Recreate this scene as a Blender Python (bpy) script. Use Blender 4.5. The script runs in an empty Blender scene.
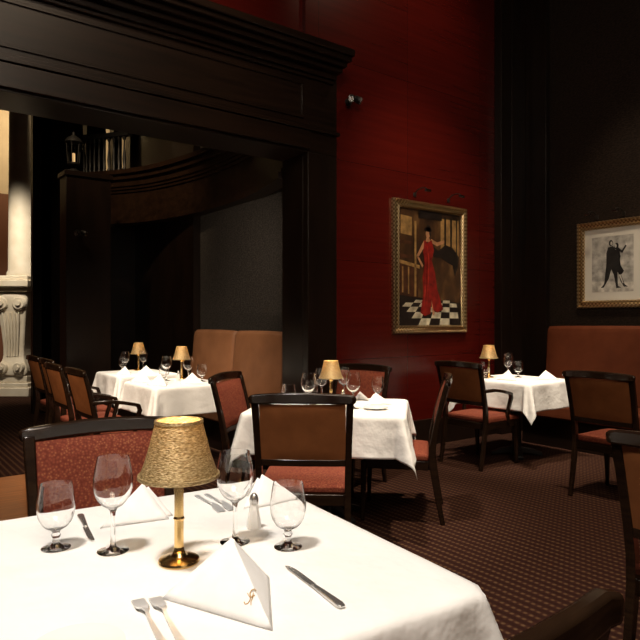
import bpy, bmesh, math, random
from mathutils import Vector, Matrix
random.seed(4)
S = bpy.context.scene
C = S.collection
H = 1.33; F = 623.0
S.view_settings.view_transform = 'Standard'

# ---------- frames of reference ----------
def R(X, Y):                       # camera-plan metres -> room plan metres
    return (.8*X + .6*Y, -.6*X + .8*Y)
def T(px, py, z=.757):             # point on a horizontal plane
    d = (H - z)*F/(py - 320); return R((px - 320)*d/F, d)
CA = -math.atan2(.6, .8)
# ---------- materials ----------
def mat(name, col, rough=.5, metal=0, spec=.5, **k):
    m = bpy.data.materials.new(name); m.use_nodes = True
    b = m.node_tree.nodes['Principled BSDF']
    b.inputs['Base Color'].default_value = (*col, 1); b.inputs['Roughness'].default_value = rough
    b.inputs['Metallic'].default_value = metal; b.inputs['Specular IOR Level'].default_value = spec
    for kk, v in k.items(): b.inputs[kk].default_value = v
    return m
def N(m, t, **k):
    n = m.node_tree.nodes.new(t)
    for a, v in k.items(): setattr(n, a, v)
    return n
def L(m, a, b): m.node_tree.links.new(a, b)
def coords(m, scale=(1,1,1), rot=(0,0,0)):
    tc = N(m, 'ShaderNodeTexCoord'); mp = N(m, 'ShaderNodeMapping')
    mp.inputs['Scale'].default_value = scale; mp.inputs['Rotation'].default_value = rot
    L(m, tc.outputs['Object'], mp.inputs['Vector']); return mp.outputs['Vector']
def P(m): return m.node_tree.nodes['Principled BSDF']
def ramp(m, fac, stops):
    r = N(m, 'ShaderNodeValToRGB'); e = r.color_ramp.elements
    e[0].position, e[0].color = stops[0][0], (*stops[0][1], 1)
    e[1].position, e[1].color = stops[-1][0], (*stops[-1][1], 1)
    for p, c in stops[1:-1]:
        x = e.new(p); x.color = (*c, 1)
    L(m, fac, r.inputs['Fac']); return r.outputs['Color']
def noise(m, v, sc, det=3):
    n = N(m, 'ShaderNodeTexNoise'); n.inputs['Scale'].default_value = sc; n.inputs['Detail'].default_value = det
    L(m, v, n.inputs['Vector']); return n.outputs['Fac']
def bump(m, h, st, dist=.01):
    b = N(m, 'ShaderNodeBump'); b.inputs['Strength'].default_value = st; b.inputs['Distance'].default_value = dist
    L(m, h, b.inputs['Height']); L(m, b.outputs['Normal'], P(m).inputs['Normal'])

def wood(name, c1, c2, rough, sc=(2,2,25), spec=.35):
    m = mat(name, c1, rough, spec=spec); v = coords(m, sc)
    L(m, ramp(m, noise(m, v, 3, 5), [(.35, c1), (.65, c2)]), P(m).inputs['Base Color']); return m
M_dark = wood('espresso_wood', (.0070,.0035,.0020), (.0120,.0058,.0033), .36, (3,3,.6), spec=.36)
M_header = wood('espresso_header_wood', (.0078,.0038,.0021), (.0145,.0068,.0037), .32, (.6,3,8), spec=.36)
M_chair = wood('black_lacquered_wood', (.010,.005,.003), (.020,.010,.005), .2, spec=.5)
M_red = mat('red_lacquer_panel', (.10,.003,.002), .27)
v = coords(M_red, (.35,1,7)); n1 = noise(M_red, v, 3.5, 6)
c = ramp(M_red, n1, [(.3,(.058,.0034,.0018)),(.7,(.081,.0050,.0026))])
vb = coords(M_red, (1,1,1), (math.pi/2,0,0))
br = N(M_red, 'ShaderNodeTexBrick'); br.offset = 0; br.inputs['Scale'].default_value = 1
br.inputs['Brick Width'].default_value = 1.15; br.inputs['Row Height'].default_value = .95
br.inputs['Mortar Size'].default_value = .003; br.inputs['Color1'].default_value = (1,1,1,1); br.inputs['Color2'].default_value = (.88,.88,.88,1)
br.inputs['Mortar'].default_value = (.6,.6,.6,1); L(M_red, vb, br.inputs['Vector'])
mx = N(M_red, 'ShaderNodeMix', data_type='RGBA', blend_type='MULTIPLY'); mx.inputs[0].default_value = 1
L(M_red, c, mx.inputs[6]); L(M_red, br.outputs['Color'], mx.inputs[7]); L(M_red, mx.outputs[2], P(M_red).inputs['Base Color'])
M_tex = mat('dark_woven_wallcovering', (.02,.017,.013), .5, spec=.3)
v = coords(M_tex, (30,30,60)); n2 = noise(M_tex, v, 1.3, 3)
L(M_tex, ramp(M_tex, n2, [(.38,(.0075,.0042,.0026)),(.66,(.024,.0150,.0096))]), P(M_tex).inputs['Base Color']); bump(M_tex, n2, .6, .008)
M_weave = mat('grey_woven_wallcovering', (.04,.036,.034), .55, spec=.35)
v = coords(M_weave, (30,30,60)); n2 = noise(M_weave, v, 1.3, 3)
L(M_weave, ramp(M_weave, n2, [(.38,(.025,.0215,.0185)),(.66,(.068,.059,.051))]), P(M_weave).inputs['Base Color']); bump(M_weave, n2, .5, .006)
M_cream = mat('cream_plaster', (.62,.52,.38), .7)
v = coords(M_cream, (1,1,1)); L(M_cream, ramp(M_cream, noise(M_cream, v, 2), [(.3,(.58,.48,.34)),(.7,(.66,.56,.41))]), P(M_cream).inputs['Base Color'])
M_stone = mat('cream_carved_stone', (.72,.66,.56), .6)
v = coords(M_stone); nn = noise(M_stone, v, 5, 3); L(M_stone, ramp(M_stone, nn, [(.3,(.72,.64,.51)),(.65,(.82,.75,.63))]), P(M_stone).inputs['Base Color']); bump(M_stone, nn, .2, .01)
M_maroon = mat('maroon_plaster', (.05,.014,.009), .6)
M_rosewood = mat('red_brown_plaster', (.17,.060,.028), .6)
M_ceil = mat('dark_ceiling_paint', (.03,.022,.018), .8)
# carpet
M_carpet = mat('patterned_carpet', (.05,.01,.01), .95, spec=.1)
v = coords(M_carpet, (1,1,1), (0,0,math.radians(0)))
sx = N(M_carpet, 'ShaderNodeSeparateXYZ'); L(M_carpet, v, sx.inputs[0])
def mth(m, op, a, b=None):
    n = N(m, 'ShaderNodeMath', operation=op)
    for i, q in enumerate((a, b)):
        if q is None: continue
        if isinstance(q, (int, float)): n.inputs[i].default_value = q
        else: L(m, q, n.inputs[i])
    return n.outputs[0]
a = mth(M_carpet, 'SINE', mth(M_carpet, 'MULTIPLY', sx.outputs[0], 2*math.pi/.054))
b = mth(M_carpet, 'SINE', mth(M_carpet, 'MULTIPLY', sx.outputs[1], 2*math.pi/.032))
ab = mth(M_carpet, 'ADD', mth(M_carpet, 'MULTIPLY', a, .65), mth(M_carpet, 'MULTIPLY', mth(M_carpet, 'MULTIPLY', a, b), .42))
nz = mth(M_carpet, 'MULTIPLY', noise(M_carpet, v, 45, 3), .7)
val = mth(M_carpet, 'ADD', ab, mth(M_carpet, 'SUBTRACT', nz, .1))
L(M_carpet, ramp(M_carpet, val, [(.0,(.020,.0062,.0042)),(.5,(.032,.0105,.0066)),(.85,(.058,.0280,.0140)),(1.,(.085,.046,.024))]), P(M_carpet).inputs['Base Color'])
bump(M_carpet, noise(M_carpet, v, 300, 2), .6, .006)
M_floorwood = wood('oak_floor_boards', (.24,.080,.020), (.40,.15,.042), .35, (1.2,14,1))
# fabrics
def cloth_mat(name, c1, c2, rough=.9, sc=9, st=.12, di=.02):
    m = mat(name, c1, rough, spec=.2); v = coords(m); n = noise(m, v, sc, 4)
    L(m, ramp(m, n, [(.3, c1), (.7, c2)]), P(m).inputs['Base Color']); bump(m, n, st, di); return m
M_linen = cloth_mat('white_linen', (.79,.78,.765), (.84,.83,.815), sc=5, st=.4, di=.05)
M_napkin = cloth_mat('white_napkin_linen', (.87,.865,.86), (.93,.925,.92), sc=20)
M_seat = mat('red_patterned_upholstery', (.2,.02,.015), .85, spec=.2)
v = coords(M_seat); vo = N(M_seat, 'ShaderNodeTexVoronoi'); vo.inputs['Scale'].default_value = 105; L(M_seat, v, vo.inputs['Vector'])
L(M_seat, ramp(M_seat, vo.outputs['Distance'], [(.10,(.27,.11,.045)),(.35,(.19,.042,.022)),(.8,(.125,.024,.013))]), P(M_seat).inputs['Base Color'])
M_tan = cloth_mat('tan_brown_leather', (.20,.070,.024), (.25,.090,.031), .5, 12)
M_tan2 = cloth_mat('tan_banquette_leather', (.15,.063,.028), (.19,.082,.037), .5, 6)
M_rust = cloth_mat('rust_banquette_leather', (.105,.027,.011), (.138,.037,.015), .5, 6)
M_brass = mat('polished_brass', (.75,.52,.22), .22, 1)
M_steel = mat('polished_steel', (.74,.75,.77), .3, .55)
M_chrome = mat('brushed_chrome', (.7,.69,.67), .25, .9)
M_dimchrome = mat('dark_chrome', (.16,.155,.15), .25, 1)
M_glass = mat('clear_glass', (1,1,1), .0, **{'Transmission Weight':1.0, 'IOR':1.45})
M_china = mat('white_china', (.82,.81,.78), .15)
M_black = mat('black_metal', (.012,.011,.01), .4)
M_gold_thread = mat('gold_thread', (.46,.25,.035), .4)
def frame_mat(name, c1, c2):
    m = mat(name, c1, .32, 1); v = coords(m, (1,1,1)); k = N(m, 'ShaderNodeTexChecker'); k.inputs['Scale'].default_value = 48
    k.inputs['Color1'].default_value = (*c1, 1); k.inputs['Color2'].default_value = (*c2, 1); L(m, v, k.inputs['Vector'])
    L(m, k.outputs['Color'], P(m).inputs['Base Color']); bump(m, k.outputs['Fac'], .5, .01); return m
M_frame = frame_mat('beaded_gold_leaf', (.74,.58,.34), (.32,.21,.10))
# lamp shade
M_shade = bpy.data.materials.new('gold_woven_shade'); M_shade.use_nodes = True
nt = M_shade.node_tree; pb = nt.nodes['Principled BSDF']; pb.inputs['Roughness'].default_value = .42; pb.inputs['Metallic'].default_value = .4
v = coords(M_shade, (120,120,440)); nn = noise(M_shade, v, 1, 2)
cr = ramp(M_shade, nn, [(.3,(.24,.15,.055)),(.5,(.48,.345,.160)),(.7,(.80,.64,.37))]); L(M_shade, cr, pb.inputs['Base Color']); bump(M_shade, nn, .9, .004)
tr = N(M_shade, 'ShaderNodeBsdfTranslucent'); L(M_shade, cr, tr.inputs['Color'])
ms = N(M_shade, 'ShaderNodeMixShader'); ms.inputs[0].default_value = .28
L(M_shade, pb.outputs[0], ms.inputs[1]); L(M_shade, tr.outputs[0], ms.inputs[2]); L(M_shade, ms.outputs[0], nt.nodes['Material Output'].inputs['Surface'])
def emis(name, col, st):
    m = mat(name, col, .5); P(m).inputs['Emission Color'].default_value = (*col, 1); P(m).inputs['Emission Strength'].default_value = st; return m
M_bulb = emis('warm_bulb', (1,.75,.4), 5)
M_dimbulb = emis('dim_candle', (1,.65,.3), .5)

# ---------- mesh helpers ----------
def tag(o, label=None, cat=None, group=None, kind=None):
    if label: o['label'] = label
    if cat: o['category'] = cat
    if group: o['group'] = group
    if kind: o['kind'] = kind
    return o
def thing(name, label, cat, loc=(0,0,0), rz=0, group=None):
    o = bpy.data.objects.new(name, None); C.objects.link(o); o.empty_display_size = .1
    o.location = loc; o.rotation_euler = (0,0,rz); return tag(o, label, cat, group)
def obj(name, bm, m, parent=None, bevel=0, smooth=True, seg=2, ang=35):
    me = bpy.data.meshes.new(name); bmesh.ops.recalc_face_normals(bm, faces=bm.faces); bm.to_mesh(me); bm.free()
    me.materials.append(m)
    if smooth:
        for p in me.polygons: p.use_smooth = True
        me.set_sharp_from_angle(angle=math.radians(ang))
    o = bpy.data.objects.new(name, me); C.objects.link(o)
    if parent: o.parent = parent
    if bevel:
        b = o.modifiers.new('bevel', 'BEVEL'); b.width = bevel; b.segments = seg; b.limit_method = 'ANGLE'; b.harden_normals = False
    return o
def box(bm, x0, x1, y0, y1, z0, z1):
    vs = [bm.verts.new(p) for p in ((x0,y0,z0),(x1,y0,z0),(x1,y1,z0),(x0,y1,z0),(x0,y0,z1),(x1,y0,z1),(x1,y1,z1),(x0,y1,z1))]
    for f in ((0,3,2,1),(4,5,6,7),(0,1,5,4),(1,2,6,5),(2,3,7,6),(3,0,4,7)): bm.faces.new([vs[i] for i in f])
    return bm
def B(*a): return box(bmesh.new(), *a)
def lathe(bm, prof, n=32, cx=0, cy=0, z0=0):
    rings = []
    for r, z in prof:
        if r < 1e-6: rings.append([bm.verts.new((cx, cy, z0+z))])
        else: rings.append([bm.verts.new((cx+r*math.cos(2*math.pi*i/n), cy+r*math.sin(2*math.pi*i/n), z0+z)) for i in range(n)])
    for a, b in zip(rings, rings[1:]):
        for i in range(n):
            j = (i+1) % n
            q = [a[i % len(a)], a[j % len(a)], b[j % len(b)], b[i % len(b)]]
            u = []
            for w in q:
                if w not in u: u.append(w)
            if len(u) > 2:
                try: bm.faces.new(u)
                except ValueError: pass
    return bm
def LA(prof, n=32, **k): return lathe(bmesh.new(), prof, n, **k)
def sweep(bm, path, side, w, h):
    n = len(path); pts = [Vector(p) for p in path]; rings = []
    for i, p in enumerate(pts):
        t = (pts[min(i+1, n-1)] - pts[max(i-1, 0)]).normalized()
        s = Vector(side); s = (s - t*s.dot(t)).normalized(); nn = t.cross(s)
        ww = w[i] if isinstance(w, (list, tuple)) else w; hh = h[i] if isinstance(h, (list, tuple)) else h
        rings.append([bm.verts.new(p + s*a*ww/2 + nn*b*hh/2) for a, b in ((-1,-1),(1,-1),(1,1),(-1,1))])
    for a, b in zip(rings, rings[1:]):
        for i in range(4): bm.faces.new([a[i], a[(i+1)%4], b[(i+1)%4], b[i]])
    bm.faces.new(rings[0][::-1]); bm.faces.new(rings[-1]); return bm
def tube(bm, path, r, n=10):
    pts = [Vector(p) for p in path]; m = len(pts); rings = []
    for i, p in enumerate(pts):
        t = (pts[min(i+1, m-1)] - pts[max(i-1, 0)]).normalized()
        up = Vector((0,0,1)) if abs(t.z) < .9 else Vector((1,0,0))
        s = t.cross(up).normalized(); q = t.cross(s); rr = r[i] if isinstance(r, (list, tuple)) else r
        rings.append([bm.verts.new(p + (s*math.cos(2*math.pi*k/n) + q*math.sin(2*math.pi*k/n))*rr) for k in range(n)])
    for a, b in zip(rings, rings[1:]):
        for i in range(n): bm.faces.new([a[i], a[(i+1)%n], b[(i+1)%n], b[i]])
    bm.faces.new(rings[0][::-1]); bm.faces.new(rings[-1]); return bm
def grid_solid(bm, fn, nu, nv, th):
    fr, bk = [], []
    for i in range(nu+1):
        a, b = [], []
        for j in range(nv+1):
            p, nn = fn(i/nu, j/nv); e = th(i/nu, j/nv) if callable(th) else th
            a.append(bm.verts.new(Vector(p) + Vector(nn)*e)); b.append(bm.verts.new(Vector(p)))
        fr.append(a); bk.append(b)
    for i in range(nu):
        for j in range(nv):
            bm.faces.new([fr[i][j], fr[i+1][j], fr[i+1][j+1], fr[i][j+1]]); bm.faces.new([bk[i][j], bk[i][j+1], bk[i+1][j+1], bk[i+1][j]])
    for i in range(nu):
        bm.faces.new([fr[i][0], bk[i][0], bk[i+1][0], fr[i+1][0]]); bm.faces.new([fr[i][nv], fr[i+1][nv], bk[i+1][nv], bk[i][nv]])
    for j in range(nv):
        bm.faces.new([fr[0][j], fr[0][j+1], bk[0][j+1], bk[0][j]]); bm.faces.new([fr[nu][j], bk[nu][j], bk[nu][j+1], fr[nu][j+1]])
    return bm
def cushion(bm, x0, x1, y0, y1, z0, z1, puff=.02, n=10):
    def fn(s, t): return ((x0+(x1-x0)*s, y0+(y1-y0)*t, z0), (0,0,1))
    def th(s, t):
        e = min(1, (16*s*(1-s)*t*(1-t))); return (z1-z0-puff) + puff*e**.35
    return grid_solid(bm, fn, n, n, th)
def dup(root, loc, rz, label=None, group=None):
    r = root.copy(); C.objects.link(r); r.location = loc; r.rotation_euler = (0,0,rz)
    if label: r['label'] = label
    if group: r['group'] = group
    for ch in list(root.children):
        c_ = ch.copy(); C.objects.link(c_); c_.parent = r
        for g in ch.children:
            d = g.copy(); C.objects.link(d); d.parent = c_
    return r
def struct(name, bm, m, **k): return tag(obj(name, bm, m, **k), kind='structure')

# ---------- room ----------
V0 = 4.62; U0 = 6.56
struct('floor', B(-4, 7, -3, 14.2, -.1, 0), M_carpet, smooth=False)
struct('floor_threshold', B(-1.45, 1.22, 3.7, 5.8, .0, .006), M_floorwood, smooth=False)
struct('ceiling', B(-4, 7, -3, 14.2, 6, 6.1), M_ceil, smooth=False)
bm = B(3.3, U0, V0, V0+.2, 0, 6); box(bm, -4, 3.3, V0+.05, V0+.25, 3.0, 6); box(bm, -4, -1.5, V0, V0+.2, 0, 3.0)
struct('wall_back', bm, M_red, smooth=False)
struct('wall_right', B(U0, U0+.2, -3, 4.9, 0, 6), M_tex, smooth=False)
struct('wall_left', B(-4.2, -4, -3, 14.2, 0, 6), M_maroon, smooth=False)
struct('wall_front', B(-4, 7, -3.2, -3, 0, 6), M_maroon, smooth=False)
struct('wall_alcove', B(3.62, 3.8, V0+.22, 9.5, 0, 6), M_weave, smooth=False)
struct('wall_alcove_panel', B(3.52, 3.62, 7.42, 9.5, 0, 6), M_dark, smooth=False)
def U95(px, v_=9.5):
    k = (px-320)/F; return (k*.8*v_ + .6*v_)/(.8 - .6*k)
bm = B(2.30, 3.8, 9.5, 9.7, 0, 3.42)
gaps = [(83,87),(106,114),(122,130),(137,143),(148,152)]; x = 2.16
for a, b in gaps: box(bm, x, U95(a), 9.5, 9.7, 3.42, 6); x = U95(b)
box(bm, x, 3.8, 9.5, 9.7, 3.42, 6); box(bm, 2.16, 2.30, 9.5, 9.7, 0, 3.42)
struct('wall_alcove_end', bm, M_dark, smooth=False)
struct('wall_far', B(-4, 7, 14, 14.2, 3.9, 6), M_cream, smooth=False)
struct('wall_far_lower', B(-4, 7, 14, 14.2, 0, 3.9), M_rosewood, smooth=False)
# portal
bm = B(3.27, 3.60, 4.54, V0, 0, 2.84); box(bm, 3.27, 3.62, V0, 4.96, 0, 3.3); box(bm, 3.25, 3.62, 4.52, V0, 0, .22)
struct('trim_1', bm, M_dark, bevel=.004)
bm = B(-1.5, 3.60, 4.54, 4.96, 2.84, 3.55); box(bm, -1.5, 3.27, 4.505, 4.54, 2.86, 3.02); box(bm, -1.5, 3.61, 4.50, 4.54, 3.03, 3.06)
box(bm, -1.5, 3.27, 4.52, 4.54, 3.06, 3.09)
box(bm, -1.5, 3.22, 4.528, 4.54, 3.13, 3.155); box(bm, -1.5, 3.22, 4.528, 4.54, 3.43, 3.455); box(bm, 3.195, 3.22, 4.528, 4.54, 3.155, 3.43)
struct('trim_2', bm, M_header, bevel=.004)
bm = bmesh.new()
for z0, z1, pr in ((3.50,3.53,.03),(3.53,3.58,.06),(3.58,3.62,.12),(3.62,3.66,.17),(3.66,3.70,.22),(3.70,3.76,.25)):
    box(bm, -1.5, 3.54+pr*.30, 4.54-pr, V0+.04, z0, z1)
struct('trim_3', bm, M_header, bevel=.008, seg=2)
bm = B(6.02, U0, 4.52, V0, 0, 6); box(bm, 6.2, 6.38, 4.505, 4.52, 0, 6)
struct('trim_4', bm, M_dark, bevel=.004)
struct('trim_5', B(6.48, U0, 4.24, 4.52, 0, 6), M_dark, bevel=.004)
struct('baseboard_back', B(3.62, 6.02, V0-.03, V0, 0, .28), M_dark, bevel=.004)
struct('baseboard_right', B(U0-.02, U0, -3, 4.24, 0, .2), M_dark, bevel=.004)
bm = B(2.1, 2.65, 8.0, 8.3, 0, 3.12); box(bm, 2.08, 2.67, 7.98, 8.32, 3.12, 3.18); box(bm, 2.07, 2.67, 7.97, 8.32, 0, .15)
struct('wall_pier', bm, M_dark, bevel=.004)
struct('trim_6', box(B(2.06, 2.28, 9.52, 9.72, 0, 6), 2.04, 2.29, 9.5, 9.52, 0, 6), M_dark, bevel=.003)
# curved fascia of the balcony
ctrl = [(3.30,4.97),(3.50,5.9),(3.54,6.8),(3.45,7.6),(3.26,8.3),(2.95,8.85),(2.66,9.2)]
def arc(ts=40):
    out = []
    n = len(ctrl)-1
    for i in range(ts+1):
        x = i/ts*n; k = min(int(x), n-1); f = x-k
        p = [Vector(ctrl[max(0, min(n, k+o))]) for o in (-1,0,1,2)]
        out.append(.5*((2*p[1]) + (-p[0]+p[2])*f + (2*p[0]-5*p[1]+4*p[2]-p[3])*f*f + (-p[0]+3*p[1]-3*p[2]+p[3])*f**3))
    return out
A_ = arc()
bm = bmesh.new()
for z0, z1, pr in ((2.68,2.74,.06),(2.74,2.78,.035),(2.78,2.82,.015),(2.82,3.12,0),(3.12,3.16,.02),(3.16,3.20,.04),(3.20,3.29,.06),(3.29,3.36,.10),(3.36,3.42,.14)):
    rings = []
    for i, p in enumerate(A_):
        t = (A_[min(i+1, len(A_)-1)] - A_[max(i-1, 0)]).normalized(); nl = Vector((-t.y, t.x))
        if nl.x > 0: nl = -nl
        a = p + nl*pr; b = p - nl*.12
        rings.append([bm.verts.new((a.x,a.y,z0)), bm.verts.new((b.x,b.y,z0)), bm.verts.new((b.x,b.y,z1)), bm.verts.new((a.x,a.y,z1))])
    for a, b in zip(rings, rings[1:]):
        for i in range(4): bm.faces.new([a[i], a[(i+1)%4], b[(i+1)%4], b[i]])
    bm.faces.new(rings[0]); bm.faces.new(rings[-1][::-1])
M_fascia = wood('walnut_cornice', (.013,.0060,.0031), (.023,.0108,.0054), .36, (3,3,4), spec=.32)
struct('trim_7', bm, M_fascia)
bal = thing('balustrade', 'dark turned balustrade on the balcony above the curved cornice', 'railing', (A_[36].x, A_[36].y, 3.42))
o0 = Vector((A_[36].x, A_[36].y, 3.42))
bp = LA([(0,0),(.03,0),(.03,.04),(.015,.07),(.028,.18),(.012,.34),(.012,.44),(.028,.47),(.028,.5),(0,.5)], 12)
bo = obj('baluster', bp, M_black, bal)
for k, i in enumerate(range(31, 41, 1)):
    p = A_[i]; q = bo if k == 0 else bo.copy()
    if k: C.objects.link(q)
    q.location = (p.x-o0.x, p.y-o0.y, 0)
obj('handrail', sweep(bmesh.new(), [(p.x-o0.x, p.y-o0.y, .53) for p in A_[30:41]], (0,0,1), .06, .09), M_black, bal)

# stone column on its carved pedestal
cx, cy = R(-5.36, 11.05)
col = thing('stone_column', 'cream stone column on a carved scroll pedestal at the far left', 'column', (cx, cy, 0), CA)
bm = B(-.34,.33,-.30,.28,0,.16); box(bm, -.31,.30,-.27,.25,.16,.24); box(bm, -.27,.27,-.23,.22,.24,.36); obj('plinth', bm, M_stone, col, .015)
bm = bmesh.new()
prof = [(.235,.36),(.245,.44),(.225,.54),(.18,.62),(.165,.72),(.165,.84),(.175,1.0),(.19,1.18),(.21,1.36),(.235,1.52),(.26,1.66),(.255,1.76),(.22,1.82)]
rings = []
for r, z in prof: rings.append([bm.verts.new((x*1.1, yy, z)) for x, yy in ((-r,-r),(-r*.4,-r*1.08),(r*.4,-r*1.08),(r,-r),(r,.2),(-r,.2))])
for a, b in zip(rings, rings[1:]):
    for i in range(6): bm.faces.new([a[i], a[(i+1)%6], b[(i+1)%6], b[i]])
bm.faces.new(rings[0]); bm.faces.new(rings[-1]); obj('scroll_body', bm, M_stone, col, .02)
for cx0, zz, rr in ((-.15,1.62,.12),(.15,1.62,.12),(-.14,.50,.10),(.14,.50,.10)):
    bm = bmesh.new(); tube(bm, [(cx0,-.20,zz),(cx0,-.27,zz),(cx0,-.30,zz)], [rr, rr, rr*.8], 24)
    tube(bm, [(cx0,-.29,zz),(cx0,-.33,zz)], [rr*.45, rr*.35], 16); obj('volute', bm, M_stone, col)
bm = bmesh.new()
for k in range(-2, 3): tube(bm, [(k*.045,-.19,.70),(k*.05,-.21,1.0),(k*.06,-.24,1.3),(k*.07,-.27,1.46)], [.012,.02,.026,.014], 8)
obj('acanthus_leaf', bm, M_stone, col)
bm = B(-.29,.30,-.29,.27,1.82,1.90); box(bm, -.38,.35,-.38,.3,1.90,2.02); box(bm, -.31,.31,-.30,.28,2.02,2.10); obj('capital', bm, M_stone, col, .015)
bm = LA([(0,2.10),(.26,2.10),(.26,2.16),(.235,2.20),(.225,3.5),(.21,5.99),(0,5.99)], 48, cx=.085); obj('shaft', bm, M_stone, col)

# lantern on top of the pier
ln = thing('lantern', 'small dark glass lantern standing on top of the tall dark pier', 'lantern', (2.22, 8.12, 3.18))
obj('base', LA([(0,0),(.07,0),(.07,.03),(.03,.05),(.03,.08),(.08,.1),(.08,.12),(0,.12)], 12), M_black, ln)
bm = bmesh.new()
for k in range(6):
    a = k*math.pi/3; tube(bm, [(.07*math.cos(a), .07*math.sin(a), .10), (.09*math.cos(a), .09*math.sin(a), .40)], .006, 6)
obj('cage', bm, M_black, ln)
obj('candle', LA([(0,.12),(.02,.12),(.02,.24),(0,.25)], 12), M_dimbulb, ln)
obj('roof', LA([(0,.38),(.11,.38),(.08,.43),(.02,.47),(.02,.5),(0,.52)], 12), M_black, ln)

# ---------- chairs ----------
def py(z): return -.22 - .27*max(0, z-.45)**1.35 if z > .45 else -.22 - (.45-z)**1.3*.2
def make_chair(arms, label):
    t = thing('dining_chair', label, 'chair')
    bm = cushion(bmesh.new(), -.245, .245, -.20, .25, .41, .475, .022); obj('seat', bm, M_seat, t, .012)
    bm = B(-.235,.235,-.215,-.19,.35,.41); box(bm, -.235,.235,.205,.235,.35,.41); box(bm, -.24,-.215,-.2,.22,.35,.41); box(bm, .215,.24,-.2,.22,.35,.41)
    obj('seat_frame', bm, M_chair, t, .004)
    for s in (-1, 1):
        zs = [0,.1,.2,.3,.4,.5,.6,.7,.8,.88,.92]
        path = [(s*(.232 + .012*max(0, z-.45)/.47), py(z), z) for z in zs]
        obj('leg', sweep(bmesh.new(), path, (1,0,0), [.026,.028,.03,.032,.034,.034,.034,.034,.036,.038,.038], [.03,.034,.038,.042,.045,.044,.038,.034,.03,.028,.026]), M_chair, t, .005)
        path = [(s*.225, .222+.01*(1-z/.4), z) for z in (0,.1,.2,.3,.4)]
        obj('leg', sweep(bmesh.new(), path, (1,0,0), [.024,.028,.033,.038,.042], [.024,.028,.033,.038,.042]), M_chair, t, .005)
    xs = [-.275,-.262,-.235,-.15,-.05,.05,.15,.235,.262,.275]
    path = [(x, py(.92) - .028*(1-(x/.25)**2) + (.0 if abs(x) < .25 else -.012), .922 + .012*(1-(x/.275)**2)) for x in xs]
    obj('top_rail', sweep(bmesh.new(), path, (0,0,1), [.03,.044,.052,.054,.056,.056,.054,.052,.044,.03], [.02,.028,.03,.03,.03,.03,.03,.03,.028,.02]), M_chair, t, .008)
    path = [(x, py(.585) - .012*(1-(x/.25)**2), .585) for x in (-.22,-.12,0,.12,.22)]
    obj('lower_rail', sweep(bmesh.new(), path, (0,0,1), .036, .024), M_chair, t, .004)
    def fn(sgn):
        def f(a, b):
            x = -.222 + .444*a; z = .598 + .302*b
            return ((x, py(z) - (.012+.016*b)*(1-(x/.25)**2), z), (0, sgn, 0))
        return f
    def th(e): return lambda a, b: .006 + e*min(1, 16*a*(1-a)*b*(1-b)*2.2)**.5
    obj('back_cushion', grid_solid(bmesh.new(), fn(1), 12, 10, th(.02)), M_seat, t)
    obj('back_panel', grid_solid(bmesh.new(), fn(-1), 12, 10, th(.008)), M_tan, t)
    if arms:
        for s in (-1, 1):
            path = [(s*.245, py(.70), .70),(s*.262,-.14,.705),(s*.27,-.04,.69),(s*.27,.04,.672),(s*.268,.085,.66),(s*.262,.10,.62),(s*.255,.08,.55),(s*.25,.06,.48),(s*.245,.08,.40)]
            obj('armrest', sweep(bmesh.new(), path, (1,0,0), [.03,.04,.048,.048,.04,.034,.03,.03,.03], [.03,.028,.026,.026,.03,.032,.03,.03,.034]), M_chair, t, .006)
    return t
ch = make_chair(False, 'black framed chair with red inner back across the nearest table')
ca = make_chair(True, 'armchair facing the lone table beside the rust banquette')
def face(dx, dy): return math.atan2(dy, dx) - math.pi/2
def facec(X, Y): u, v_ = R(X, Y); return face(u, v_)
TA = math.radians(-5)
ch.location = (.71, 2.03, 0); ch.rotation_euler.z = math.pi + TA; ch['group'] = 'armless chairs'
g = 'armless chairs'
u, v_ = R(-.075, 3.50); dup(ch, (u, v_, 0), facec(.05,.99), 'chair with its tan back to us in front of the middle table', g)
u, v_ = R(.55, 4.32); dup(ch, (u, v_, 0), facec(-.985,.17), 'chair seen edge-on at the right side of the middle table', g)
u, v_ = R(.18, 5.00); dup(ch, (u, v_, 0), facec(-.55,-.83), 'chair tucked in at the far side of the middle table', g)
u, v_ = R(-.35, 4.32); dup(ch, (u, v_, 0), facec(.96,-.26), 'chair at the left of the middle table showing its red inner back', g)
dup(ch, (4.63, 2.40, 0), -math.pi/2, 'armless chair backed to us before the rust banquette at right', g)
dup(ch, (2.44, .87, 0), -math.pi/2, 'chair cut off by the right edge of the photo', g)
dup(ch, (.60, .78, 0), TA+.10, 'closest chair, only its dark top rail showing at bottom right', g)
ca.location = (4.70, 3.76, 0); ca.rotation_euler.z = -math.pi/2; ca['group'] = 'armchairs'
for uu, vv, lb in ((1.71, 5.04, 'nearest armchair in the row facing the tan banquette'), (1.715, 5.74, 'second nearest armchair in the row facing the tan banquette'),
               (1.83, 6.44, 'third armchair in the row facing the tan banquette'), (1.85, 7.10, 'farthest armchair in the row facing the tan banquette')):
    dup(ca, (uu, vv, 0), -math.pi/2, lb, 'armchairs')

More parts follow.
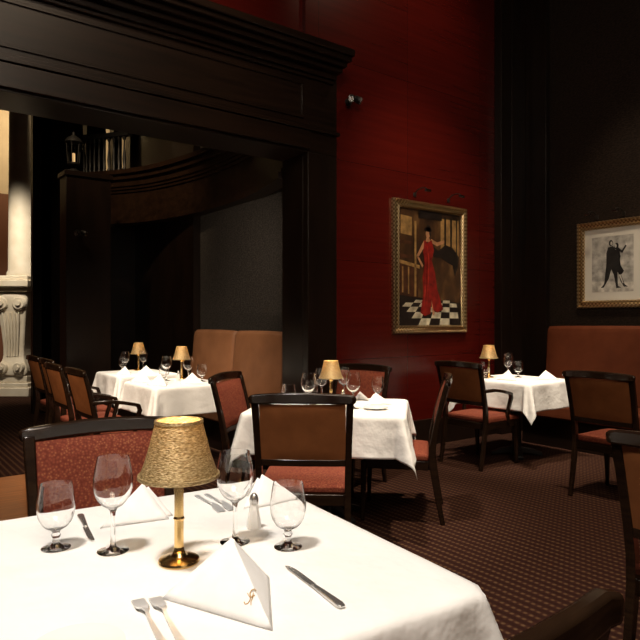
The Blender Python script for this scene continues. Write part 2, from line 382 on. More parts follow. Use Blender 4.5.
# ---------- banquettes ----------
def banquette(name, label, m, u_front, u_back, vs, z):
    t = thing(name, label, 'banquette', (u_back, vs[0], 0)); L_ = vs[-1]-vs[0]; w = u_back-u_front
    obj('base', B(-w+.06, 0, 0, L_, 0, .30), M_dark, t, .005)
    for a, b in zip(vs, vs[1:]):
        a -= vs[0]; b -= vs[0]
        obj('seat_cushion', cushion(bmesh.new(), -w, -.10, a+.005, b-.005, .30, .47, .03), m, t, .02, seg=3)
        bm = bmesh.new()
        prof = [(-.02,.47),(-.16,.47),(-.15,.7),(-.125,.95),(-.11,z-.08),(-.10,z-.03),(-.07,z),(-.02,z)]
        nseg = 24; rings = []
        for i in range(nseg+1):
            f = (1-math.cos(math.pi*i/nseg))/2; e = .085*(4*f*(1-f))**.35
            rings.append([bm.verts.new((x + (.06 if x < -.05 else 0) - (e if x < -.05 else 0), a+.008+(b-a-.016)*f, zz-(0 if zz < 1 else .02*(1-(4*f*(1-f))**.3)))) for x, zz in prof])
        for p, q in zip(rings, rings[1:]):
            for i in range(len(prof)): j = (i+1) % len(prof); bm.faces.new([p[i], p[j], q[j], q[i]])
        bm.faces.new(rings[0][::-1]); bm.faces.new(rings[-1]); obj('back_cushion', bm, m, t, .01)
    return t
banquette('banquette', 'tan leather banquette in the alcove beyond the dark doorway', M_tan2, 2.93, 3.40, [5.0, 5.98, 7.0], 1.22)
banquette('banquette', 'rust leather banquette against the right wall under the framed dancers', M_rust, 5.82, 6.40, [-.2, 1.97, 4.14], 1.27)

# ---------- tables and cloths ----------
def table(label, u, v_, w, d, rz):
    t = thing('dining_table', label, 'table', (u, v_, 0), rz)
    obj('tabletop', B(-w/2+.03, w/2-.03, -d/2+.03, d/2-.03, .715, .745), M_dark, t, .004)
    obj('pedestal', LA([(0,.02),(.06,.02),(.045,.08),(.04,.35),(.045,.66),(.12,.70),(.12,.715),(0,.715)], 20), M_black, t)
    bm = bmesh.new()
    for k in range(4):
        a = k*math.pi/2+math.pi/4; sweep(bm, [(.02*math.cos(a),.02*math.sin(a),.06),(.14*math.cos(a),.14*math.sin(a),.045),(.24*math.cos(a),.24*math.sin(a),.018)], (0,0,1), [.06,.05,.03], .05)
    obj('base', bm, M_black, t, .004)
    return t
def tablecloth(label, u, v_, w, d, rz, drop=.25, seed=0, rc=.05):
    rnd = random.Random(seed); n = 96; bm = bmesh.new(); top = .752; grid = []
    ph = [rnd.uniform(0, 6.28) for _ in range(8)]
    for i in range(n+1):
        row = []
        for j in range(n+1):
            s = -1+2*i/n; t = -1+2*j/n
            def wp(q, half):
                a = abs(q); inner = .55
                x = a/inner*half if a < inner else half + (a-inner)/(1-inner)*drop
                return math.copysign(x, q)
            x = wp(s, w/2); y = wp(t, d/2)
            ix, iy = w/2-rc, d/2-rc
            bx_ = max(-ix, min(ix, x)); by_ = max(-iy, min(iy, y)); ox = x-bx_; oy = y-by_; q = math.hypot(ox, oy)
            if q <= rc: row.append(bm.verts.new((x, y, top + (0 if q < 1e-6 else -.003*(q/rc)**4)))); continue
            h = q-rc; dx, dy = ox/q, oy/q; cx_ = bx_+dx*rc; cy_ = by_+dy*rc
            corner = min(1, abs(2*dx*dy)); k = min(1, h/drop)
            r = .014*(1-math.exp(-h/.010)) + .05*h + corner*.24*h
            along = (y if abs(ox) > abs(oy) else x)
            rip = (.012*math.sin(along*9+ph[0 if ox > 0 else 1]) + .008*math.sin(along*21+ph[2 if oy > 0 else 3]))*k*(1-corner)
            th_ = math.atan2(abs(dy), abs(dx)); rip += .024*math.sin(th_*8)*k*corner
            r += rip + .008*k
            z = top - .003 - math.sqrt(max(0, h*h-min(r,h*.95)**2))
            row.append(bm.verts.new((cx_+dx*r, cy_+dy*r, z)))
        grid.append(row)
    for i in range(n):
        for j in range(n): bm.faces.new([grid[i][j], grid[i+1][j], grid[i+1][j+1], grid[i][j+1]])
    o = obj('tablecloth', bm, M_linen, ang=180); o.location = (u, v_, 0); o.rotation_euler.z = rz
    sm = o.modifiers.new('thick', 'SOLIDIFY'); sm.thickness = .002; sm.offset = 1
    return tag(o, label, 'tablecloth', 'white tablecloths')
tabs = [
 ('nearest', .635, 1.430, 1.0, 1.06, TA),
 ('middle', *R(.071, 4.216), 1.0, .85, math.radians(-45.6)),
 ('alcove', 2.40, 5.43, .70, .74, 0),
 ('alcove_far', 2.51, 6.72, .64, .74, 0),
 ('right', 5.235, 3.75, .75, .80, 0)]
dt = {'nearest':'nearest dining table, large in the foreground', 'middle':'middle dining table with chairs on all sides before the dark pilaster',
      'alcove':'nearer table at the tan banquette', 'alcove_far':'farther table at the tan banquette', 'right':'lone table at the rust banquette beside the red wall'}
dc = {'nearest':'bright white cloth on the large foreground table', 'middle':'white cloth on the middle table, its corner hanging at right',
      'alcove':'white cloth on the nearer table at the tan banquette', 'alcove_far':'white cloth on the farther table at the tan banquette', 'right':'white cloth on the lone table beside the red wall'}
for i, (k, u, v_, w, d, rz) in enumerate(tabs):
    table(dt[k], u, v_, w, d, rz); tablecloth(dc[k], u, v_, w, d, rz, seed=i)
ZT = .7545

# ---------- table lamps ----------
def make_lamp(label, loc):
    t = thing('table_lamp', label, 'lamp', loc, 0, 'gold shaded table lamps')
    obj('base', LA([(0,0),(.047,0),(.049,.004),(.047,.009),(.038,.013),(.020,.017),(.014,.025),(0,.025)], 40), M_brass, t)
    obj('stem', LA([(0,.025),(.0115,.025),(.0135,.031),(.0115,.037),(.0115,.10),(.014,.105),(.0115,.11),(.0115,.180),(.0145,.186),(.011,.195),(.011,.22),(0,.22)], 8), M_brass, t, smooth=False)
    obj('bulb', LA([(0,.22),(.011,.22),(.017,.24),(.018,.255),(.012,.272),(0,.278)], 20), M_bulb, t)
    pf = [(.094,.203),(.0855,.225),(.077,.25),(.0685,.28),(.061,.31),(.0545,.336)]
    bm = LA(pf + [(r-.002, z) for r, z in pf[::-1]] + [pf[0]], 64); s = obj('lamp_shade', bm, M_shade, t)
    obj('lower_trim', LA([(.0925,.201),(.0965,.204),(.0955,.211),(.0895,.211),(.0925,.201)], 64), M_shade, s)
    obj('upper_trim', LA([(.0535,.330),(.058,.332),(.0565,.339),(.051,.338),(.0535,.330)], 64), M_shade, s)
    return t
def bulb_light(loc, e, sc=1, col=(1,.74,.44)):
    l = bpy.data.lights.new('lamp_glow', 'POINT'); l.energy = e; l.color = col; l.shadow_soft_size = .02
    o = bpy.data.objects.new('lamp_glow', l); C.objects.link(o); o.location = (loc[0], loc[1], loc[2]+.305*sc)
lm = T(179, 561); lp = (*lm, ZT)
lamp = make_lamp('large-looking gold thread shaded lamp in front on the nearest table', lp); bulb_light(lp, 1.0)
for (u, v_), lb, sc in ((R(.075, 4.26), 'gold shaded lamp on the middle table', .88), ((2.58, 5.70), 'gold shaded lamp on the nearer banquette table in the alcove', .93),
                    ((2.62, 6.96), 'smallest gold shaded lamp, on the farther banquette table', .93), ((5.10, 3.98), 'gold shaded lamp on the table beside the red wall', .95)):
    q = dup(lamp, (u, v_, ZT), .3, lb); q.scale = (sc, sc, sc); bulb_light((u, v_, ZT), 1.5, sc, (1,.66,.30))

# ---------- glassware ----------
def glass(name, prof, label, loc, group):
    o = obj(name, LA(prof, 48), M_glass, ang=50); o.location = loc; return tag(o, label, 'glass', group)
def refine(pr, keep):
    out = []
    for a, b in zip(keep, keep[1:]):
        seg = pr[a:b+1]
        if len(seg) == 2: out.append(seg[0]); continue
        n = len(seg)-1
        for i in range(n):
            p0, p1, p2, p3 = (Vector(seg[max(0, min(n, i+o))]) for o in (-1,0,1,2))
            for s in range(3):
                f = s/3
                q = .5*((2*p1) + (-p0+p2)*f + (2*p0-5*p1+4*p2-p3)*f*f + (-p0+3*p1-3*p2+p3)*f**3); out.append((max(0, q.x), q.y))
    out.append(pr[-1]); return out
wine = [(0,.0005),(.037,0),(.0385,.0014),(.031,.0030),(.014,.0075),(.0068,.018),(.0056,.06),(.0064,.094),(.012,.1065),(.027,.117),(.041,.137),(.0472,.160),(.0475,.178),(.044,.205),(.0405,.222),(.0384,.2345),
        (.0371,.2345),(.0392,.222),(.0427,.205),(.0462,.178),(.0459,.160),(.0397,.1383),(.0257,.1190),(.0095,.1095),(0,.108)]
wine = refine(wine, [0,1,2,15,16,24])
gob = [(0,.0005),(.034,0),(.0355,.0014),(.030,.0030),(.015,.0070),(.0095,.014),(.0082,.026),(.0115,.033),(.0090,.040),(.014,.047),(.029,.056),(.041,.075),(.0455,.097),(.0455,.115),(.042,.140),(.0398,.153),(.0382,.163),
       (.0370,.163),(.0386,.153),(.0408,.140),(.0442,.115),(.0442,.097),(.0395,.0758),(.0275,.0575),(.011,.0500),(0,.0495)]
gob = refine(gob, [0,1,2,16,17,25])
gw, gg = 'stemmed wine glasses', 'short stemmed water goblets'
w0 = glass('wine_glass', wine, 'tall wine glass just right of the foreground lamp', (*T(235, 541), ZT), gw)
g0 = glass('water_goblet', gob, 'water goblet right of the shaker on the nearest table', (*T(288, 546), ZT), gg)
def more(src, loc, label):
    o = src.copy(); C.objects.link(o); o.location = (*loc, ZT); o['label'] = label; return o
more(w0, T(113, 550), 'tall wine glass left of the foreground lamp')
more(g0, T(56, 547), 'leftmost water goblet on the nearest table')
more(w0, R(-.075, 4.02), 'wine glass in front left of the middle table lamp')
more(g0, R(-.20, 3.98), 'leftmost water goblet on the middle table')
more(w0, R(.012, 4.42), 'wine glass just behind and left of the middle table lamp')
more(g0, R(-.06, 4.25), 'goblet left of the middle table lamp')
more(w0, R(.215, 4.05), 'wine glass in front right of the middle table lamp')
more(w0, R(.17, 4.50), 'wine glass behind and right of the middle table lamp')
more(g0, R(.42, 4.52), 'rightmost goblet on the middle table')
more(w0, (2.52, 5.42), 'wine glass nearest the lamp on the nearer banquette table')
more(w0, (2.38, 5.60), 'rear wine glass on the nearer banquette table')
more(g0, (2.62, 5.34), 'right water goblet on the nearer banquette table')
more(g0, (2.28, 5.42), 'left water goblet on the nearer banquette table')
more(w0, (2.60, 6.76), 'wine glass beside the lamp on the farther banquette table')
more(g0, (2.42, 6.92), 'goblet behind the napkins on the farther banquette table')
more(w0, (2.38, 6.72), 'wine glass at the left on the farther banquette table')
more(w0, (5.22, 3.84), 'wine glass right beside the lamp on the table by the red wall')
more(g0, (5.36, 3.82), 'water goblet on the table by the red wall')
more(w0, (5.42, 3.98), 'rear wine glass on the table by the red wall')
more(g0, (5.00, 3.94), 'goblet left of the lamp on the table by the red wall')

# ---------- folded napkins ----------
def tri_sheet(bm, a, b, c, n=10, sag=.004):
    a, b, c = Vector(a), Vector(b), Vector(c); nr = (b-a).cross(c-a).normalized(); vs = {}
    for i in range(n+1):
        for j in range(n+1-i):
            s, t = i/n, j/n; r = 1-s-t
            p = a*r + b*s + c*t + nr*sag*27*r*s*t; vs[i, j] = bm.verts.new(p)
    for i in range(n):
        for j in range(n-i):
            bm.faces.new([vs[i,j], vs[i+1,j], vs[i,j+1]])
            if j < n-i-1: bm.faces.new([vs[i+1,j], vs[i+1,j+1], vs[i,j+1]])
NA, NN, NL, NR = (0,.0,.122), (.0,-.178,.0015), (-.128,.066,.0015), (.108,.035,.0015)
def make_napkin(label, loc, rz, sc=1):
    t = thing('folded_napkin', label, 'napkin', loc, rz, 'tent folded white napkins')
    bm = bmesh.new()
    tri_sheet(bm, NA, NL, NN, sag=.006); tri_sheet(bm, NA, NN, NR, sag=.004); bmesh.ops.remove_doubles(bm, verts=bm.verts, dist=.0002)
    o = obj('outer_fold', bm, M_napkin, t, ang=60); s = o.modifiers.new('t', 'SOLIDIFY'); s.thickness = .0026; s.offset = -1
    bm = bmesh.new()
    tri_sheet(bm, (.004,.02,.105), (-.105,.090,.0015), (.0,-.13,.004), sag=.004); tri_sheet(bm, (.004,.02,.105), (.0,-.13,.004), (.085,.07,.0015), sag=.004); bmesh.ops.remove_doubles(bm, verts=bm.verts, dist=.0002)
    o = obj('inner_fold', bm, M_napkin, t, ang=60); s = o.modifiers.new('t', 'SOLIDIFY'); s.thickness = .0022; s.offset = -1
    t.scale = (sc, sc, sc); return t
u, v_ = R(-.184, 1.300)
cang = lambda deg: CA + math.radians(deg)
nap = make_napkin('folded white napkin with gold monogram at the front of the nearest table', (u, v_, ZT), cang(33))
for (loc, rz, lb, sc) in (
    (T(143, 515), cang(-38), 'folded white napkin behind the foreground lamp on the nearest table', .8),
    (T(262, 500), cang(100), 'folded napkin at the far corner of the nearest table', .7),
    (R(-.33, 4.12), cang(-70), 'left folded napkin on the middle table', .7), (R(.08, 3.99), cang(25), 'folded napkin in front of the middle table lamp', .65),
    (R(.38, 4.27), cang(80), 'right folded napkin on the middle table', .65), (R(.285, 4.44), cang(190), 'rear folded napkin on the middle table', .55),
    ((2.18, 5.27), 0, 'front left napkin on the nearer banquette table', .8), ((2.47, 5.23), .4, 'front right napkin on the nearer banquette table', .8),
    ((2.17, 5.66), .2, 'rear napkin on the nearer banquette table', .8), ((2.31, 6.52), .1, 'left napkin on the farther banquette table', .7),
    ((2.54, 6.52), .4, 'right napkin on the farther banquette table', .7),
    ((5.04, 3.70), -.4, 'napkin nearest the armchair on the table by the red wall', .8), ((5.42, 3.55), .3, 'front right napkin on the table by the red wall', .7)):
    q = dup(nap, (*loc, ZT), rz, lb); q.scale = (sc, sc, sc)
A, Nn, Lw = Vector(NA), Vector(NN), Vector(NL); nr = (Lw-A).cross(Nn-A).normalized()
if nr.x > 0: nr = -nr
ex = (Nn-Lw).normalized(); ey = nr.cross(ex)
if ey.z < 0: ey = -ey
wa, wl, wn = .30, .08, .62
o_ = A*wa + Lw*wl + Nn*wn + nr*(.006*27*wa*wl*wn + .0007)
bm = bmesh.new(); sg = .9; sv = 1.25
for st, r_ in (([(.011,.013),(.006,.015),(.000,.012),(-.002,.007),(.002,.002),(.004,-.004),(.001,-.010),(-.005,-.012),(-.009,-.009)], .0010), ([(-.008,.006),(.000,.001),(.006,.002),(.012,.006)], .0008), ([(.006,.009),(.008,.001),(.007,-.006),(.010,-.011)], .0008)):
    tube(bm, [o_ + ex*a*sg + ey*b*sg*sv for a, b in st], r_, 6)
obj('monogram', bm, M_gold_thread, nap)

# ---------- cutlery ----------
def plate2d(bm, outline, th, zf):
    n = len(outline); lo = [bm.verts.new((x, y, zf(y))) for x, y in outline]; hi = [bm.verts.new((x, y, zf(y)+th)) for x, y in outline]
    bm.faces.new(lo[::-1]); bm.faces.new(hi)
    for i in range(n): bm.faces.new([lo[i], lo[(i+1)%n], hi[(i+1)%n], hi[i]])
def zf(y): return .001 + .010*max(0, 1-abs(y-.03)/.045)**1.3
def make_fork(label, loc, rz):
    half = [(.006,-.105),(.0075,-.098),(.006,-.06),(.0035,0),(.003,.025),(.006,.04),(.0125,.052),(.0130,.065)]
    t = [( .0130,.098),(.0112,.100),(.0100,.066),(.0070,.066),(.0062,.100),(.0042,.100),(.0036,.066),(.0012,.066)]
    rt = half + t; lt = [(-x, y) for x, y in rt][::-1]
    bm = bmesh.new(); plate2d(bm, rt + lt, .0024, zf); bmesh.ops.triangulate(bm, faces=bm.faces)
    o = obj('dinner_fork', bm, M_steel, ang=30); o.location = loc; o.rotation_euler.z = rz; return tag(o, label, 'fork', 'steel dinner forks')
def make_knife(label, loc, rz):
    t = thing('dinner_knife', label, 'knife', loc, rz, 'steel dinner knives')
    bm = bmesh.new(); plate2d(bm, [(.004,0),(.009,.004),(.0095,.07),(.0085,.10),(.003,.122),(-.004,.126),(-.0055,.11),(-.0055,0)], .0014, lambda y: .003); obj('blade', bm, M_chrome, t, .0004)
    bm = bmesh.new(); sweep(bm, [(0,.004,.0045),(0,-.02,.0045),(0,-.07,.0045),(0,-.105,.0045),(0,-.118,.0045)], (1,0,0), [.010,.012,.016,.019,.014], [.006,.007,.008,.008,.006]); obj('handle', bm, M_chrome, t, .0025)
    return t
def mid(p, q): return ((p[0]+q[0])/2, (p[1]+q[1])/2, ZT)
def ang(p, q): return face(q[0]-p[0], q[1]-p[1])
p, q = T(163, 643), T(138, 600); f0 = make_fork('left fork beside the monogrammed napkin on the nearest table', mid(p, q), ang(p, q))
def fk(p, q, lb):
    o = f0.copy(); C.objects.link(o); o.location = mid(p, q); o.rotation_euler.z = ang(p, q); o['label'] = lb
p, q = T(181, 641), T(155, 598); fk(p, q, 'right fork beside the monogrammed napkin on the nearest table')
p, q = T(196, 495), T(223, 512); fk(p, q, 'far fork behind the foreground lamp'); p, q = T(206, 494), T(233, 510); fk(p, q, 'far fork closest to the shaker')
p, q = T(347, 611), T(285, 565); kn = make_knife('steel knife right of the monogrammed napkin', mid(p, q), ang(p, q))
p, q = T(79, 513), T(94, 543); dup(kn, mid(p, q), ang(p, q), 'knife left of the tall wine glass on the nearest table')

# ---------- shakers and plates ----------
def shaker(loc, label):
    t = thing('salt_shaker', label, 'shaker', loc, 0, 'salt and pepper shakers')
    obj('body', LA([(0,0),(.020,0),(.021,.004),(.019,.02),(.014,.05),(.011,.068),(0,.068)], 8), M_china, t, smooth=False)
    obj('cap', LA([(0,.068),(.012,.068),(.0125,.080),(.010,.090),(.005,.096),(0,.097)], 20), M_chrome, t); return t
sh = shaker((*T(254, 527), ZT), 'faceted shaker between wine glass and goblet on the nearest table')
dup(sh, (*R(.16, 4.30), ZT), 0, 'small shaker on the middle table'); dup(sh, (2.47, 5.53, ZT), 0, 'small shaker on the nearer banquette table')
def bread_plate(loc, label):
    o = obj('bread_plate', LA([(0,0),(.045,0),(.048,.003),(.062,.006),(.080,.012),(.081,.014),(.062,.009),(.046,.006),(0,.005)], 48), M_china)
    o.location = loc; return tag(o, label, 'plate', 'white bread plates')
bread_plate((*R(-.42, 1.075), ZT), 'white plate cut by the bottom edge beside the forks')
bread_plate((*R(.36, 4.02), ZT), 'white plate at the right front of the middle table')

# ---------- wall pictures ----------
def flat(name, polys, m, parent, y, W, Hh):
    bm = bmesh.new()
    for poly in polys: bm.faces.new([bm.verts.new(((a-.5)*W, y, (b-.5)*Hh)) for a, b in poly])
    bmesh.ops.triangulate(bm, faces=bm.faces); return obj(name, bm, m, parent, smooth=False)
def frame_mesh(W, Hh, fw, prof):
    bm = bmesh.new(); rings = []
    for sx_, sz_ in ((-1,-1),(1,-1),(1,1),(-1,1)):
        rings.append([bm.verts.new((sx_*(W/2-fw*a), -b, sz_*(Hh/2-fw*a))) for a, b in prof])
    for i in range(4):
        p, q = rings[i], rings[(i+1)%4]
        for k in range(len(prof)): l = (k+1) % len(prof); bm.faces.new([p[k], q[k], q[l], p[l]])
    return bm
fprof = [(0,0),(0,.03),(.12,.045),(.3,.04),(.4,.025),(.65,.03),(.8,.045),(.95,.03),(1,.012),(1,0)]
def ell(cx, cy, rx, ry, n=20): return [(cx+rx*math.cos(2*math.pi*i/n), cy+ry*math.sin(2*math.pi*i/n)) for i in range(n)]
PW, PH = 1.12, 1.38
pic = thing('framed_painting', 'gold framed painting of a woman in a long red dress on the red wall', 'painting', (4.93, V0-.002, 1.88), 0)
fw = .085
obj('frame', frame_mesh(PW, PH, fw, fprof), M_frame, pic, smooth=False)
cw, chh = PW-2*fw, PH-2*fw
bgm = mat('painted_bar_interior', (.1,.05,.02), .4); v = coords(bgm, (2,2,1.2)); L(bgm, ramp(bgm, noise(bgm, v, 2.2, 5), [(.35,(.016,.008,.005)),(.55,(.06,.028,.011)),(.75,(.22,.12,.045))]), P(bgm).inputs['Base Color'])
def pm(n, c):
    m = mat(n, c, .4); vv = coords(m, (1,1,1)); L(m, ramp(m, noise(m, vv, 14, 5), [(.3, tuple(q*.5 for q in c)), (.7, tuple(min(1, q*1.3) for q in c))]), P(m).inputs['Base Color']); return m
obj('canvas', B(-cw/2-.005, cw/2+.005, -.012, -.002, -chh/2-.005, chh/2+.005), bgm, pic, smooth=False)
blk = pm('painted_black', (.012,.008,.007)); och = pm('painted_ochre', (.30,.18,.065)); brn = pm('painted_brown', (.06,.022,.01)); skn = pm('painted_skin', (.42,.21,.11)); redp = pm('painted_red_dress', (.22,.011,.008)); whp = pm('painted_white_tile', (.5,.46,.34)); redh = pm('painted_red_highlight', (.36,.03,.018))
flat('painted_floor', [[(0,0),(1,0),(1,.20),(0,.26)]], blk, pic, -.0135, cw, chh)
tiles = []
rows = [0,.06,.115,.16,.195,.22]
for r_ in range(5):
    for k in range(-6, 9):
        if (k+r_) % 2: continue
        def X_(kk, yy): return .5 + (kk*.17-.2)*(1-yy*1.6) + yy*.5
        y0_, y1_ = rows[r_], rows[r_+1]; q = [(X_(k,y0_),y0_),(X_(k+1,y0_),y0_),(X_(k+1,y1_),y1_),(X_(k,y1_),y1_)]
        if all(0 <= a <= 1 for a, b in q): tiles.append(q)
flat('painted_tiles', tiles, whp, pic, -.0145, cw, chh)
flat('painted_bar', [[(0,.26),(.30,.24),(.30,.50),(0,.54)],[(0,.58),(.22,.57),(.22,.6),(0,.61)],[(0,.70),(.2,.69),(.2,.72),(0,.73)]], brn, pic, -.0140, cw, chh)
flat('painted_bar_edge', [[(0,.53),(.32,.49),(.32,.52),(0,.56)],[(.24,.25),(.27,.25),(.27,.9),(.24,.9)],[(.05,.28),(.07,.28),(.07,.5),(.05,.5)],[(.14,.27),(.16,.27),(.16,.5),(.14,.5)]], och, pic, -.0150, cw, chh)
flat('painted_window', [[(.66,.62),(.97,.62),(.97,.95),(.66,.95)]], och, pic, -.0142, cw, chh)
flat('painted_window', [[(.03,.78),(.2,.77),(.2,.93),(.03,.94)]], och, pic, -.0142, cw, chh)
flat('painted_window_bars', [[(.72,.6),(.75,.6),(.75,.97),(.72,.97)],[(.82,.6),(.85,.6),(.85,.97),(.82,.97)],[(.92,.6),(.94,.6),(.94,.97),(.92,.97)],[(.3,.93),(.68,.93),(.68,1),(.3,1)]], blk, pic, -.0152, cw, chh)
flat('painted_shawl', [[(.50,.71),(.62,.66),(.74,.72),(.86,.70),(.97,.62),(.95,.52),(.90,.44),(.86,.54),(.78,.56),(.66,.60),(.56,.60),(.50,.64)]], blk, pic, -.0158, cw, chh)
flat('painted_skin', [ell(.45,.80,.036,.036),[(.43,.77),(.47,.77),(.49,.73),(.41,.73)],[(.39,.74),(.36,.71),(.27,.60),(.285,.575),(.37,.66),(.42,.70)],[(.27,.60),(.36,.50),(.38,.52),(.30,.60)],[(.48,.73),(.60,.70),(.72,.735),(.72,.76),(.60,.735),(.50,.76)],[(.50,.24),(.545,.24),(.56,.10),(.53,.08)]], skn, pic, -.0165, cw, chh)
flat('painted_dress', [[(.39,.745),(.44,.72),(.51,.75),(.55,.66),(.51,.57),(.565,.46),(.60,.32),(.70,.14),(.60,.11),(.54,.13),(.51,.22),(.49,.10),(.40,.08),(.33,.11),(.38,.28),(.365,.42),(.40,.55),(.375,.64)]], redp, pic, -.0172, cw, chh)
flat('painted_dress_folds', [[(.44,.70),(.47,.58),(.46,.40),(.43,.14),(.445,.40),(.45,.58)],[(.52,.52),(.55,.40),(.62,.16),(.56,.36)],[(.405,.5),(.415,.3),(.38,.12),(.40,.3)]], redh, pic, -.0178, cw, chh)
flat('painted_hair', [ell(.45,.838,.062,.020),ell(.455,.85,.04,.028),[(.47,.84),(.50,.80),(.485,.765),(.47,.80)]], blk, pic, -.0182, cw, chh)
p2 = thing('framed_print', 'framed black and white picture of two dancers on the dark right wall', 'picture', (U0-.002, 3.48, 1.935), -math.pi/2)
obj('frame', frame_mesh(.80, .95, .085, fprof), M_frame, p2, smooth=False)
matb = mat('cream_mat_board', (.62,.60,.54), .7); prm = pm('grey_print', (.44,.43,.40)); dk = pm('print_black', (.02,.02,.02)); lt = pm('print_light', (.55,.53,.48))
obj('mat_board', B(-.32,.32,-.012,-.002,-.395,.395), matb, p2, smooth=False)
W2, H2 = .46, .60
flat('print', [[(0,0),(1,0),(1,1),(0,1)]], prm, p2, -.0135, W2, H2)
flat('print_ground', [[(0,0),(1,0),(1,.16),(0,.2)]], lt, p2, -.0142, W2, H2)
flat('print_man', [[(.40,.80),(.52,.82),(.60,.72),(.58,.52),(.60,.36),(.64,.10),(.72,.07),(.60,.06),(.54,.30),(.48,.40),(.42,.24),(.30,.08),(.22,.07),(.30,.14),(.36,.34),(.38,.55),(.36,.70)],ell(.47,.875,.05,.055),[(.54,.78),(.74,.68),(.84,.80),(.82,.83),(.73,.73),(.56,.84)]], dk, p2, -.0150, W2, H2)
flat('print_woman', [[(.56,.74),(.66,.76),(.70,.62),(.66,.52),(.78,.36),(.72,.30),(.60,.36),(.56,.50)],ell(.61,.82,.045,.05),[(.64,.36),(.69,.34),(.80,.12),(.88,.08),(.78,.08),(.70,.18)]], dk, p2, -.0158, W2, H2)
flat('print_face', [ell(.485,.868,.026,.034,12)], lt, p2, -.0166, W2, H2); flat('print_face', [ell(.585,.815,.024,.032,12)], lt, p2, -.0166, W2, H2)
flat('print_hand', [ell(.835,.83,.02,.02,10)], lt, p2, -.0166, W2, H2); flat('print_leg', [[(.66,.30),(.70,.30),(.77,.15),(.75,.14)]], lt, p2, -.0166, W2, H2)
def picture_light(label, loc, rz):
    t = thing('picture_light', label, 'picture light', loc, rz, 'picture lights')
    obj('arm', tube(bmesh.new(), [(0,0,0),(0,-.04,.04),(0,-.10,.055),(0,-.16,.045),(0,-.19,.02)], .0055, 8), M_black, t)
    obj('head', tube(bmesh.new(), [(-.035,-.19,.015),(.035,-.19,.015)], .014, 14), M_dimchrome, t)
    obj('wall_plate', B(-.02,.02,-.010,0,-.02,.02), M_black, t, .003); return t
pl = picture_light('picture light above the left half of the red dress painting', (4.70, V0, 2.64), 0)
dup(pl, (5.22, V0, 2.64), 0, 'picture light above the right half of the red dress painting')
dup(pl, (U0, 3.66, 2.46), -math.pi/2, 'left picture light above the framed dancers'); dup(pl, (U0, 3.36, 2.46), -math.pi/2, 'right picture light above the framed dancers')
def wall_spot(label, loc, rz):
    t = thing('wall_spotlight', label, 'spotlight', loc, rz, 'small twin wall spotlights')
    obj('wall_plate', tube(bmesh.new(), [(0,0,0),(0,-.02,0)], .035, 24), M_black, t)
    obj('bracket', tube(bmesh.new(), [(0,-.02,0),(0,-.09,0)], .010, 10), M_black, t)
    for s in (-1, 1):
        bm = bmesh.new(); tube(bm, [(s*.012,-.07,.02),(s*.03,-.09,.010),(s*.055,-.115,-.01),(s*.062,-.122,-.016)], [.018,.032,.036,.033], 20); h_ = obj('head', bm, M_black, t)
        obj('lens', tube(bmesh.new(), [(s*.062,-.122,-.016),(s*.065,-.125,-.018)], .026, 20), M_chrome, h_)
    return t
ws = wall_spot('small chrome spotlight mounted high on the red wall', (3.80, V0, 3.42), 0)
dup(ws, (2.24, 7.985, 2.40), 0, 'small chrome spotlight on the tall dark pier')

# ---------- lights ----------
def spot(loc, tgt, e, deg, col=(1,.82,.60), r=.12, blend=.8):
    l = bpy.data.lights.new('ceiling_or_fill_spot', 'SPOT'); l.energy = e; l.spot_size = math.radians(deg); l.spot_blend = blend; l.color = col; l.shadow_soft_size = r
    o = bpy.data.objects.new('ceiling_or_fill_spot', l); C.objects.link(o); o.location = loc
    o.rotation_euler = (Vector(tgt)-Vector(loc)).to_track_quat('-Z', 'Y').to_euler()
def area(loc, tgt, e, size, col=(1,.80,.58)):
    l = bpy.data.lights.new('fill_panel', 'AREA'); l.energy = e; l.size = size; l.color = col
    o = bpy.data.objects.new('fill_panel', l); C.objects.link(o); o.location = loc
    o.rotation_euler = (Vector(tgt)-Vector(loc)).to_track_quat('-Z', 'Y').to_euler()
spot((-.7, 1.1, 5.5), (.70, 1.42, .75), 1060, 46, (1,.92,.82), .3)
mu, mv = R(.07, 4.2)
spot((mu-.9, mv-.5, 5.6), (mu, mv, .75), 1050, 28, (1,.88,.72))
spot((1.6, 5.4, 5.6), (2.4, 5.6, .75), 900, 32, (1,.87,.70))
spot((1.6, 6.6, 5.6), (2.45, 6.8, .75), 600, 30, (1,.87,.70))
spot((1.1, 2.6, 3.9), (2.3, 5.7, .6), 450, 36, (1,.84,.64))  # added unseen fill spot, brightens cloth fronts and chairs beyond the portal
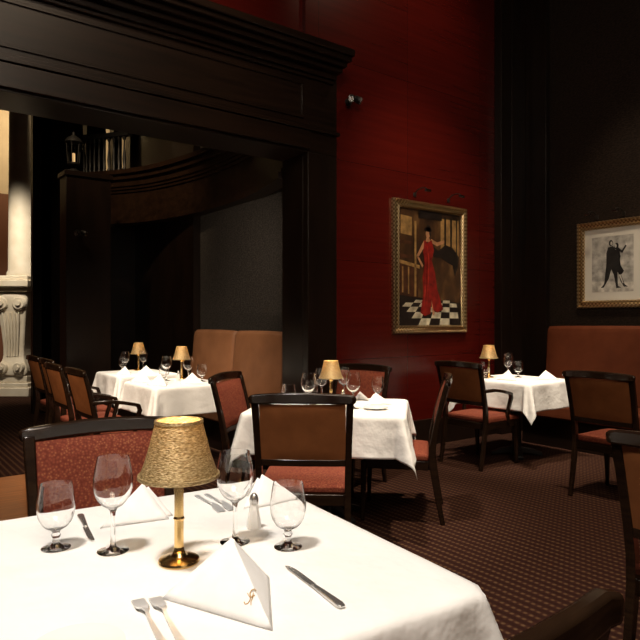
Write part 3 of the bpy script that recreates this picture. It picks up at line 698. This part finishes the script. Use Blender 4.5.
spot((-.9, 4.2, 2.7), (1.75, 6.1, .55), 320, 50, (1,.80,.58))  # added low fill spot for the armchair backs, well below the ceiling
spot((4.4, 3.0, 5.6), (5.2, 3.8, .75), 1050, 28, (1,.88,.72))
spot((4.1, 2.2, 5.2), (4.9, V0, 1.9), 400, 48, (1,.76,.52), blend=1)
spot((4.5, 3.0, 5.85), (4.6, V0, 4.4), 90, 70, (1,.75,.5), blend=1)
spot((5.0, 2.8, 5.6), (U0, 3.4, 1.9), 270, 32, (1,.78,.54), blend=1)
spot((3.2, 1.6, 5.6), (3.6, 2.2, 0), 950, 62)
spot((4.6, 1.2, 5.6), (6.2, 2.4, .9), 460, 46)
spot((1.9, 5.0, 2.6), (3.62, 6.5, 1.8), 70, 80, (1,.84,.66), blend=1)  # added free-floating spot behind the header, brightens the alcove wall
spot((1.3, 6.6, 5.2), (3.2, 8.2, 3.0), 300, 50, (1,.74,.46), blend=1)  # added warm spot to lift the curved balcony cornice
spot((.2, 3.4, 5.6), (.7, 4.4, 0), 300, 36, (1,.80,.56))  # added spot to lighten the shadowed wood threshold
spot((1.2, 9.8, 4.6), (2.3, 12.0, 1.6), 600, 58, (1,.85,.64))  # unseen spot added in front of the column so its faces show
area((2.9, 12.0, 5.6), (2.9, 14.0, 4.7), 75, .8, (1,.74,.42))  # added area light so the far wall shows bright through the gaps
area((0, -1.5, 5.2), (1.8, 3.2, 1.5), 165, 2.4, (1,.82,.64))  # added overhead fill behind the camera, lifts the whole room
spot((1.4, 2.0, 5.6), (1.4, 4.5, 3.2), 190, 66, (1,.75,.5))
w = bpy.data.worlds.new('world'); S.world = w; w.use_nodes = True
w.node_tree.nodes['Background'].inputs[0].default_value = (.5,.36,.24,1); w.node_tree.nodes['Background'].inputs[1].default_value = .05

cam = bpy.data.cameras.new('camera'); cam.lens = F/640*36; cam.sensor_width = 36; cam.clip_start = .05
co = bpy.data.objects.new('camera', cam); C.objects.link(co); co.location = (0,0,H)
co.rotation_euler = (math.pi/2, 0, CA); S.camera = co
